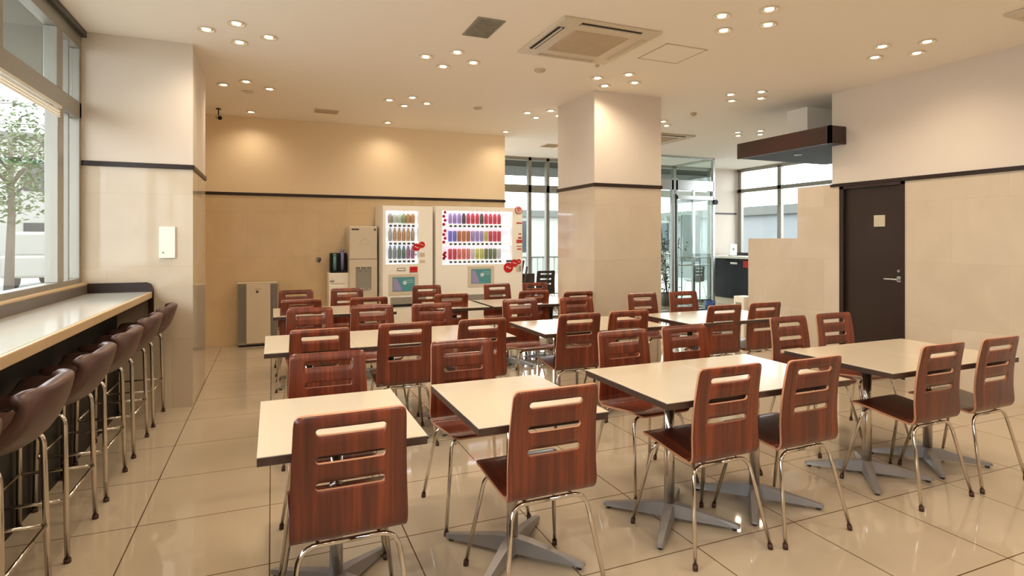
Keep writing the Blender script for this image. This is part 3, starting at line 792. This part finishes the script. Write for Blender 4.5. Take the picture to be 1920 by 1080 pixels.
bm = new_bm(); box(bm, .165, .235, -.006, -.001, 1.09, 1.13, .002); obj('card_reader', bm, M['offwhite'], t)
o = obj('label_plate', B(-.15, -.04, -.006, -.001, .98, 1.02, .002), M['dgrey'], t); obj('plate_face', B(-.142, -.048, -.0075, -.006, .988, 1.012), M['white'], o)
o = obj('bill_slot', B(.02, .13, -.008, -.001, .955, 1.035, .004), M['sticker'], t); obj('slot_face', B(.03, .12, -.0095, -.008, .985, 1.025), M['red'], o)
def flap(t, x0, x1, z0, z1):
    bm = new_bm(); box(bm, x0-.05, x1+.05, -.006, -.001, z0-.05, z1+.04, .003); o = obj('pickup_frame', bm, M['offwhite'], t)
    bm = new_bm(); box(bm, x0, x1, -.010, -.0061, z0, z1, .002); obj('teal_flap', bm, M['teal'], o)
    bm = new_bm(); q = [(x0+.01, z0+.01), (x0+.01, z1-.02), (x0+.05, z1-.02), (x0+(x1-x0)*.35, z0+.08), (x0+(x1-x0)*.42, z0+.01)]
    f = [bm.verts.new((x, -.0115, z)) for x, z in q]; g = [bm.verts.new((x, -.0100, z)) for x, z in q]; bm.faces.new(f); bm.faces.new(g[::-1])
    for i in range(len(q)): bm.faces.new((f[i], f[(i+1) % len(q)], g[(i+1) % len(q)], g[i]))
    obj('flap_picture', bm, M['lilac'], o)
    bm = new_bm(); xm = x0+(x1-x0)*.55; zm = z0+(z1-z0)*.6; disc_y(bm, xm, zm, .028, -.0115, -.010); obj('flap_emblem', bm, mat('flap_emblem_white', (210, 225, 226), .4), o)
    bm = new_bm()
    for k in range(2): box(bm, x1-.12, x1-.02, -.0115, -.010, z1-.05-.03*k, z1-.04-.03*k)
    obj('flap_text', bm, mat('flap_text_green', (150, 205, 190), .4), o)
flap(t, -.215, .09, .70, .895)
PB = lambda t, a0, a1: (obj('recess_plate', B(a0, a1, -.004, -.001, .53, .62), M['greyp'], t), obj('black_strip', B(a0, a1, -.008, -.001, .49, .525), M['black'], t))
PB(t, -.24, .25)
bm = new_bm(); box(bm, -.26, .24, .012, .039, .03, .095); obj('kick_grille', bm, M['dgrey'], t)

t, dr, zsh, wr = machine('vending_machine', 'wide cream drinks vending machine with a bright pink and red display', 2.105, 3.43, YF, 1.88, (2.20, 3.27, 1.05, 1.815), 3, 12, M['display'], None, .10, .13)
cxx = (2.105+3.43)/2
R_, P_, K_, O_, Y_, B_, W_, G_ = (206, 40, 64), (170, 140, 216), (60, 60, 66), (190, 100, 50), (206, 200, 90), (100, 100, 220), (220, 214, 226), (90, 110, 60)
cn = {R_: 'red', P_: 'lilac', K_: 'black', O_: 'orange', Y_: 'yellow', B_: 'blue', W_: 'white', G_: 'dark green'}
G2 = [[R_, R_, (224, 110, 90), (224, 110, 90), (224, 110, 90), W_, Y_, Y_, G_, G_, G_, W_],
      [B_, B_, O_, O_, O_, P_, P_, P_, Y_, R_, R_, R_],
      [P_, P_, P_, K_, R_, R_, R_, K_, R_, R_, R_, R_]]
cn[(224, 110, 90)] = 'salmon'
for r in range(3):
    for c in range(12):
        rgb = G2[r][c]; x = wr[0]+.04+.13*.45+(wr[1]-wr[0]-.08-.13*1.35)*(c+.5)/12
        kind = 'bottle' if r == 2 and c > 6 else 'small_bottle' if r == 2 else 'can'
        put(kind if kind != 'bottle' else 'small_bottle', rgb, x, zsh[r], f'{cn[rgb]} drink {"can" if kind == "can" else "bottle"} on the {rn[r]} shelf of the wide vending machine', f'drinks on the {rn[r]} shelf of the wide machine, {cn[rgb]}')
bm = new_bm()
for r, (z, h) in enumerate(((1.62, .17), (1.37, .16), (1.14, .08))):
    for k in range(4): disc_y(bm, -.5375+.018*(k % 2), z+h*k/3, .022, .014, .020, 10)
obj('red_window_decals', bm, M['red'], t)
bm = new_bm(); disc_y(bm, .595, 1.845, .058, -.014, -.001); o = obj('round_red_sign', bm, M['red'], t)
bm = new_bm(); tube(bm, arc((.595, -.016, 1.845), .043, 0, 2*PI, 20), .006, 6, cap=False); tube(bm, [(.595, -.016, 1.87), (.595, -.016, 1.845)], .004, 6); tube(bm, arc((.595, -.016, 1.84), .02, PI*.7, PI*2.3, 12), .004, 6); obj('sign_ring', bm, M['white'], o)
bm = new_bm(); disc_y(bm, .435, 1.015-.02, .075, -.006, -.001); disc_y(bm, .53, 1.06, .055, -.010, -.005); disc_y(bm, .60, 1.08, .038, -.006, -.001); o = obj('red_discs', bm, M['red'], t)
bm = new_bm(); scribble(bm, .435, .995, .06, -.008); scribble(bm, .53, 1.06, .045, -.012); scribble(bm, .60, 1.08, .03, -.008); obj('disc_lettering', bm, M['white'], o)
bm = new_bm()
for z, a, b, h in ((1.64, .565, .655, .02), (1.48, .60, .64, .02), (1.42, .59, .65, .025), (1.355, .565, .655, .05), (1.30, .565, .655, .012), (1.255, .575, .645, .02)):
    bm = new_bm(); box(bm, a, b, -.004, -.001, z, z+h); obj('red_text_line', bm, M['sticker'], t)
bm = new_bm(); box(bm, .40, .50, -.006, -.001, 1.075, 1.105, .002); obj('label_plate', bm, M['dgrey'], t)
bm = new_bm(); box(bm, .56, .64, -.008, -.001, .93, 1.03, .003); o = obj('coin_panel', bm, M['ventbeige'], t); obj('coin_display', B(.605, .635, -.0095, -.008, .94, 1.02), M['greyp'], o)
flap(t, -.14, .16, .775, .985)
PB(t, -.60, .35)

# ---------------------------------------------------------------- entrance glass and vestibule
def facade(name, label, x0, x1, y, posts, head, extra=()):
    o = window(name, label)
    bm = new_bm()
    for x in posts: box(bm, x-.035, x+.035, y, y+.1, 0, H, .003)
    box(bm, x0, x1, y, y+.1, H-.06, H); box(bm, x0, x1, y, y+.1, 0, .05)
    for z0, z1 in head: box(bm, x0, x1, y, y+.1, z0, z1, .003)
    obj('window_frame', bm, M['frame'], o)
    obj('glass_pane', B(x0, x1, y+.04, y+.046, .05, H-.06), M['glassgreen'], o)
    return o
facade('window_2', 'glazed entrance front beyond the vending machines', 3.41, 9.36, 10.5, (3.45, 4.75, 5.15, 6.3, 7.3, 8.3, 9.32), ((2.35, 2.50),))
# side windows at far right
o = window('window_3', 'tall bright side windows of the reception at the right')
bm = new_bm()
for y in (6.25, 7.3, 9.28, 10.42): box(bm, 10.08, 10.16, y-.05, y+.05, 1.0, H-.03, .003)
for z0, z1 in ((.98, 1.05), (2.50, 2.58), (2.98, H)): box(bm, 10.08, 10.16, 6.2, 10.5, z0, z1, .003)
obj('window_frame', bm, M['frame'], o); obj('glass_pane', B(10.115, 10.121, 6.25, 10.42, 1.05, 2.98), M['glass'], o)
# vestibule
v = window('door_2', 'glass vestibule with steel framed automatic doors')
bm = new_bm()
def vy(x0, x1, z0, z1, d=.06): box(bm, x0, x1, 9.2, 9.2+d, z0, z1, .003)
for x in (5.3, 6.3, 7.22, 7.32, 8.24): vy(x-.025, x+.025, 0, H if x in (8.24,) else 2.6)
vy(5.3, 8.24, 2.38, 2.58, .08); vy(7.3, 8.24, 2.2, 2.28)
vy(5.3, 8.24, H-.04, H); vy(5.3, 8.24, 0, .03)
box(bm, 8.215, 8.265, 9.2, 10.5, 2.2, 2.28); box(bm, 8.215, 8.265, 9.2, 10.5, H-.04, H); box(bm, 8.215, 8.265, 9.8, 9.85, 0, 2.6); box(bm, 8.215, 8.265, 9.2, 10.5, .0, .03)
obj('steel_frame', bm, M['steel'], v)
bm = new_bm(); box(bm, 5.3, 7.2, 9.225, 9.231, .03, 2.38); box(bm, 7.35, 8.22, 9.225, 9.231, .03, 2.2); box(bm, 5.3, 8.22, 9.225, 9.231, 2.58, H-.04); box(bm, 8.238, 8.244, 9.26, 10.5, .03, 2.2); box(bm, 8.238, 8.244, 9.26, 10.5, 2.28, H-.04)
obj('glass_panel', bm, M['glassgreen'], v)
bm = new_bm(); box(bm, 7.27, 7.29, 9.17, 9.2, .1, 2.3); obj('door_edge', bm, M['black'], v)
bm = new_bm(); tube(bm, [(8.24, 9.14, 2.16), (8.24, 9.2, 2.16)], .05, 16); obj('door_sensor', bm, M['black'], v)
bm = new_bm(); 
for z in (.9, 1.05): tube(bm, [(7.4, 9.26, z), (8.15, 9.26, z)], .012)
obj('push_bar', bm, M['steel'], v)
# notice board behind the vestibule glass
t = thing('notice_panel', 'frosted grey panel standing inside the glass vestibule', 'panel', (8.42, 10.3, 0))
obj('panel', B(-.12, .42, -.01, .01, 0.92, 1.95, .003), mat('frosted_grey', (172, 182, 182), .5), t)
bm = new_bm(); 
for x in (-.1, .4): tube(bm, [(x, 0, 0), (x, 0, 1.95)], .014)
obj('posts', bm, M['steel'], t)
# red text stand under header : plants
def plant(name, label, loc, h, spread, n, seed, pot=True):
    t = thing(name, label, 'plant', loc); rnd = random.Random(seed)
    if pot:
        bm = new_bm(); lathe(bm, [(.001, 0), (.12, 0), (.15, .28), (.13, .28), (.12, .24), (.001, .24)], 20); obj('pot', bm, M['dgrey'], t)
    st = new_bm(); lf = new_bm()
    if not pot: tube(st, [(0, 0, 0), (0, 0, .22)], .02, 6)
    for k in range(6):
        a = rnd.uniform(0, 2*PI); top = Vector((math.cos(a)*spread*.5, math.sin(a)*spread*.5, h*rnd.uniform(.75, 1)))
        tube(st, [(0, 0, .2), top*.5+Vector((0, 0, .1)), top], .008, 6)
        for i in range(n):
            f = rnd.uniform(.25, 1); c = top*f+Vector((rnd.uniform(-1, 1), rnd.uniform(-1, 1), rnd.uniform(-.5, .5)))*spread*.35
            if not pot: c.z = max(c.z, h*.35)
            d = Vector((rnd.uniform(-1, 1), rnd.uniform(-1, 1), rnd.uniform(-.6, .6))).normalized()*rnd.uniform(.06, .11)*(1 if pot else 2.2)
            s = d.cross(Vector((0, 0, 1))).normalized()*d.length*.3; u = Vector((0, 0, d.length*.12))
            vs = [lf.verts.new(c), lf.verts.new(c+d*.5+s-u), lf.verts.new(c+d), lf.verts.new(c+d*.5-s-u), lf.verts.new(c+d*.5+u*.5)]
            for tri in ((0, 1, 4), (1, 2, 4), (2, 3, 4), (3, 0, 4)): lf.faces.new([vs[q] for q in tri])
    obj('stem', st, M['bark'], t); obj('foliage', lf, M['leaf'], t)
plant('potted_plant', 'tall leafy green plant in the glass vestibule right of the middle column', (7.80, 10.12, 0), 1.9, .5, 60, 3)
t = thing('litter_bin', 'small blue bin at the foot of the glass vestibule', 'bin', (8.0, 9.05, 0))
bm = new_bm(); lathe(bm, [(.001, 0), (.09, 0), (.105, .2), (.095, .2), (.085, .02), (.001, .02)], 18); obj('bucket', bm, M['blue'], t)
bm = new_bm(); tube(bm, arc((0, 0, .2), .1, 0, PI, 10), .004, 6); obj('handle', bm, M['steel'], t)

# dark spare chair near the glass
lab = 'lone dark slotted chair by the entrance glass right of the vending machines'
def dark_chair(loc, rz, lab):
    o = dup(CH, loc, rz, lab, 'spare dark chairs')
    for c in o.children:
        if c.name.split('.')[0] in ('backrest', 'seat'):
            c.data = c.data.copy(); c.data.materials[0] = M['darkchair']; c.data.materials[1] = M['darkchair']
    return o
dark_chair((4.58, 9.62, 0), 0, lab)
dark_chair((10.6, 12.6, -.14), 0, 'dark slotted chair standing outside, seen through the glass vestibule')
t = thing('rack', 'dark folded stand leaning behind the wide vending machine', 'stand', (4.42, 10.15, 0))
bm = new_bm()
for k in range(4): tube(bm, [(-.3+.1*k, .1, 0), (-.1+.07*k, 0, 1.25-.12*k)], .02, 6)
tube(bm, [(-.35, .1, .3), (.25, .1, .3)], .018); tube(bm, [(-.25, .05, .8), (.2, .05, .7)], .018)
obj('bars', bm, M['dgrey'], t)
bm = new_bm(); box(bm, -.3, .3, .05, .12, .05, .75, .01); obj('panel', bm, mat('dark_brown_board', (64, 50, 44), .6), t)

# ---------------------------------------------------------------- reception counter
t = thing('reception_counter', 'black fronted reception counter with white top beyond the canopy', 'counter', (9.2, 9.3, 0))
obj('body', B(-.02, .55, -1.6, 1.0, .14, 1.0, .004), M['blackgloss'], t)
obj('worktop', B(-.06, .58, -1.62, 1.02, 1.0, 1.05, .004), M['white'], t)
obj('plinth', B(.02, .52, -1.58, .98, 0, .14), M['offwhite'], t)
bm = new_bm(); box(bm, -.026, -.02, .25, .45, .88, .92, .002); obj('white_label', bm, M['white'], t)
bm = new_bm(); box(bm, -.026, -.02, -.2, .08, .82, .96, .002); obj('red_label', bm, M['red'], t)
obj('rear_upstand', B(.5, .54, -1.6, 1.0, 1.05, 1.12), M['trim'], t)
t = thing('desk_sign', 'small white sign standing on the reception counter', 'sign', (9.35, 9.85, 1.05))
bm = new_bm(); box(bm, -.1, .1, -.01, .01, 0, .26, .003); obj('board', bm, M['white'], t)
bm = new_bm(); disc_y(bm, 0, .15, .03, -.014, -.0105); obj('mark', bm, M['greyp'], t)
obj('stand', B(-.1, .1, -.05, .05, 0, .012), M['greyp'], t)
t = thing('white_box', 'small white box on the floor at the end of the marble partition', 'box', (5.93, 6.02, 0))
obj('body', B(-.12, .07, -.09, .09, 0, .64, .006), M['white'], t)
bm = new_bm(); box(bm, -.126, -.12, -.05, .05, .42, .56, .002); obj('panel', bm, M['greyp'], t)

# ---------------------------------------------------------------- outside
def out(name, bm, m, label): 
    o = obj(name, bm, m); o['kind'] = 'structure'; o['label'] = label; return o
out('floor_outside', B(-60, 60, -30, 80, -.4, -.14), M['pave'], 'pale pavement outside the building')
out('ceiling_outside', B(-2.5, -1.52, -3, 14, 3.08, 3.3), M['bgrey'], 'grey soffit projecting outside above the left window')
out('ceiling_porch', B(3.0, 10.2, 10.8, 12.4, 2.9, 3.2), M['bgrey'], 'grey porch soffit outside the entrance')
def building(label, x0, x1, y0, y1, h, m, face, nx, nz, seed):
    t = thing('building', label, 'building', ((x0+x1)/2, (y0+y1)/2, -.14)); a = (x1-x0)/2; b = (y1-y0)/2
    obj('wall', B(-a, a, -b, b, 0, h), m, t)
    obj('roof_parapet', B(-a-.15, a+.15, -b-.15, b+.15, h, h+.3), M['bgrey'], t)
    for i in range(nx):
        for j in range(nz):
            z = 1.0+j*3.0
            if z+1.4 > h: continue
            bm = new_bm()
            if face == 'x': 
                y = -b+2*b*(i+.5)/nx; box(bm, a, a+.05, y-.7, y+.7, z, z+1.4)
            elif face == '-x':
                y = -b+2*b*(i+.5)/nx; box(bm, -a-.05, -a, y-.7, y+.7, z, z+1.4)
            else:
                x = -a+2*a*(i+.5)/nx; box(bm, x-.7, x+.7, -b-.05, -b, z, z+1.4)
            obj('window', bm, M['bglass'], t)
building('pale building with dark windows seen across the street through the left window', -22, -14, 12, 30, 5.0, M['bwhite'], 'x', 5, 2, 1)
building('white tall building far up the street beyond the left window', -15, -6.5, 36, 44, 6.6, M['bwhite'], '-y', 3, 3, 2)
building('grey low building outside the left window behind the trees', -32, -23, 31, 50, 7., M['bgrey'], 'x', 6, 2, 3)
building('pale building across the road beyond the glass entrance', 4, 20, 24, 30, 2.6, M['bwhite'], '-y', 4, 1, 4)
building('pale grey building outside the side windows of the reception', 15.5, 22, 6, 20, 2.4, mat('pale_grey_cladding', (120, 124, 124), .8, noise=.04), '-x', 0, 0, 5)
def tree(label, loc, h, s, n, seed):
    t = thing('tree', label, 'tree', loc); rnd = random.Random(seed)
    bm = new_bm(); tube(bm, [(0, 0, 0), (.05, .05, h*.45), (0, .1, h*.8)], .11, 8, r1=.04)
    for k in range(7):
        a = rnd.uniform(0, 2*PI); z = h*rnd.uniform(.4, .7); tube(bm, [(0, 0, z), (math.cos(a)*s*.6, math.sin(a)*s*.6, z+h*.22)], .035, 6, r1=.012)
    obj('trunk', bm, M['bark'], t)
    bm = new_bm()
    for k in range(n):
        a = rnd.uniform(0, 2*PI); r = s*math.sqrt(rnd.random()); c = Vector((math.cos(a)*r, math.sin(a)*r, h*.68+(rnd.random()-.5)*h*.6*math.sqrt(max(.05, 1-(r/s)**2))))
        d = Vector((rnd.uniform(-1, 1), rnd.uniform(-1, 1), rnd.uniform(-.5, .5))).normalized()*rnd.uniform(.05, .1); e = d.cross(Vector((rnd.uniform(-1, 1), rnd.uniform(-1, 1), 1))).normalized()*d.length*.45
        bm.faces.new([bm.verts.new(c-d), bm.verts.new(c+e), bm.verts.new(c+d), bm.verts.new(c-e)])
    obj('foliage', bm, M['leaf'], t)
tree('leafy roadside tree close outside the left window', (-5.7, 17.0, -.14), 5.0, 1.5, 3200, 11)
tree('bare thin tree nearer the window edge outside on the left', (-5.0, 20.5, -.14), 5.0, 1.0, 300, 12)
tree('darker bushy tree farther along the street on the left', (-10.5, 19., -.14), 5.2, 2.4, 2000, 13)
t = thing('utility_pole', 'utility pole with overhead wires outside the left window', 'pole', (-5.2, 24, -.14))
bm = new_bm(); tube(bm, [(0, 0, 0), (0, 0, 8)], .12, 10); tube(bm, [(-.8, 0, 6.2), (.8, 0, 6.2)], .05, 6); obj('post', bm, M['bgrey'], t)
bm = new_bm()
for z in (4.8, 5.5, 6.2): tube(bm, [(-8.3, 1, z+.1), (-4, .5, z-.1), (0, 0, z), (6, -1, z-.1)], .02, 5)
obj('wires', bm, M['dgrey'], t)
t = thing('parked_van', 'white van parked in the street outside the left window', 'van', (-6.9, 24.5, -.14), rz=0)
bm = new_bm(); box(bm, -.85, .85, -2.1, 2.1, .35, 1.05, .08); box(bm, -.78, .78, -1.9, 1.4, 1.0, 1.8, .1); obj('body', bm, M['bwhite'], t)
bm = new_bm(); box(bm, .775, .80, -1.6, 1.1, 1.15, 1.62, .01); obj('side_window', bm, M['bglass'], t)
for y in (-1.35, 1.35):
    for x in (-.8, .68):
        bm = new_bm(); tube(bm, [(x, y, .33), (x+.16, y, .33)], .33, 20); obj('wheel', bm, M['black'], t)
# railing outside the entrance
t = thing('street_railing', 'white metal railing outside the glass entrance', 'railing', (6.0, 13.5, -.14))
bm = new_bm()
for k in range(40): tube(bm, [(-3.2+k*.16, 0, 0), (-3.2+k*.16, 0, 1.1)], .012, 6)
tube(bm, [(-3.3, 0, 1.1), (3.3, 0, 1.1)], .025); tube(bm, [(-3.3, 0, .15), (3.3, 0, .15)], .02)
obj('bars', bm, M['bwhite'], t)
plant('garden_shrub', 'leafy green shrub outside the entrance glass', (7.9, 12.3, -.14), 2.2, .9, 90, 21, pot=False)
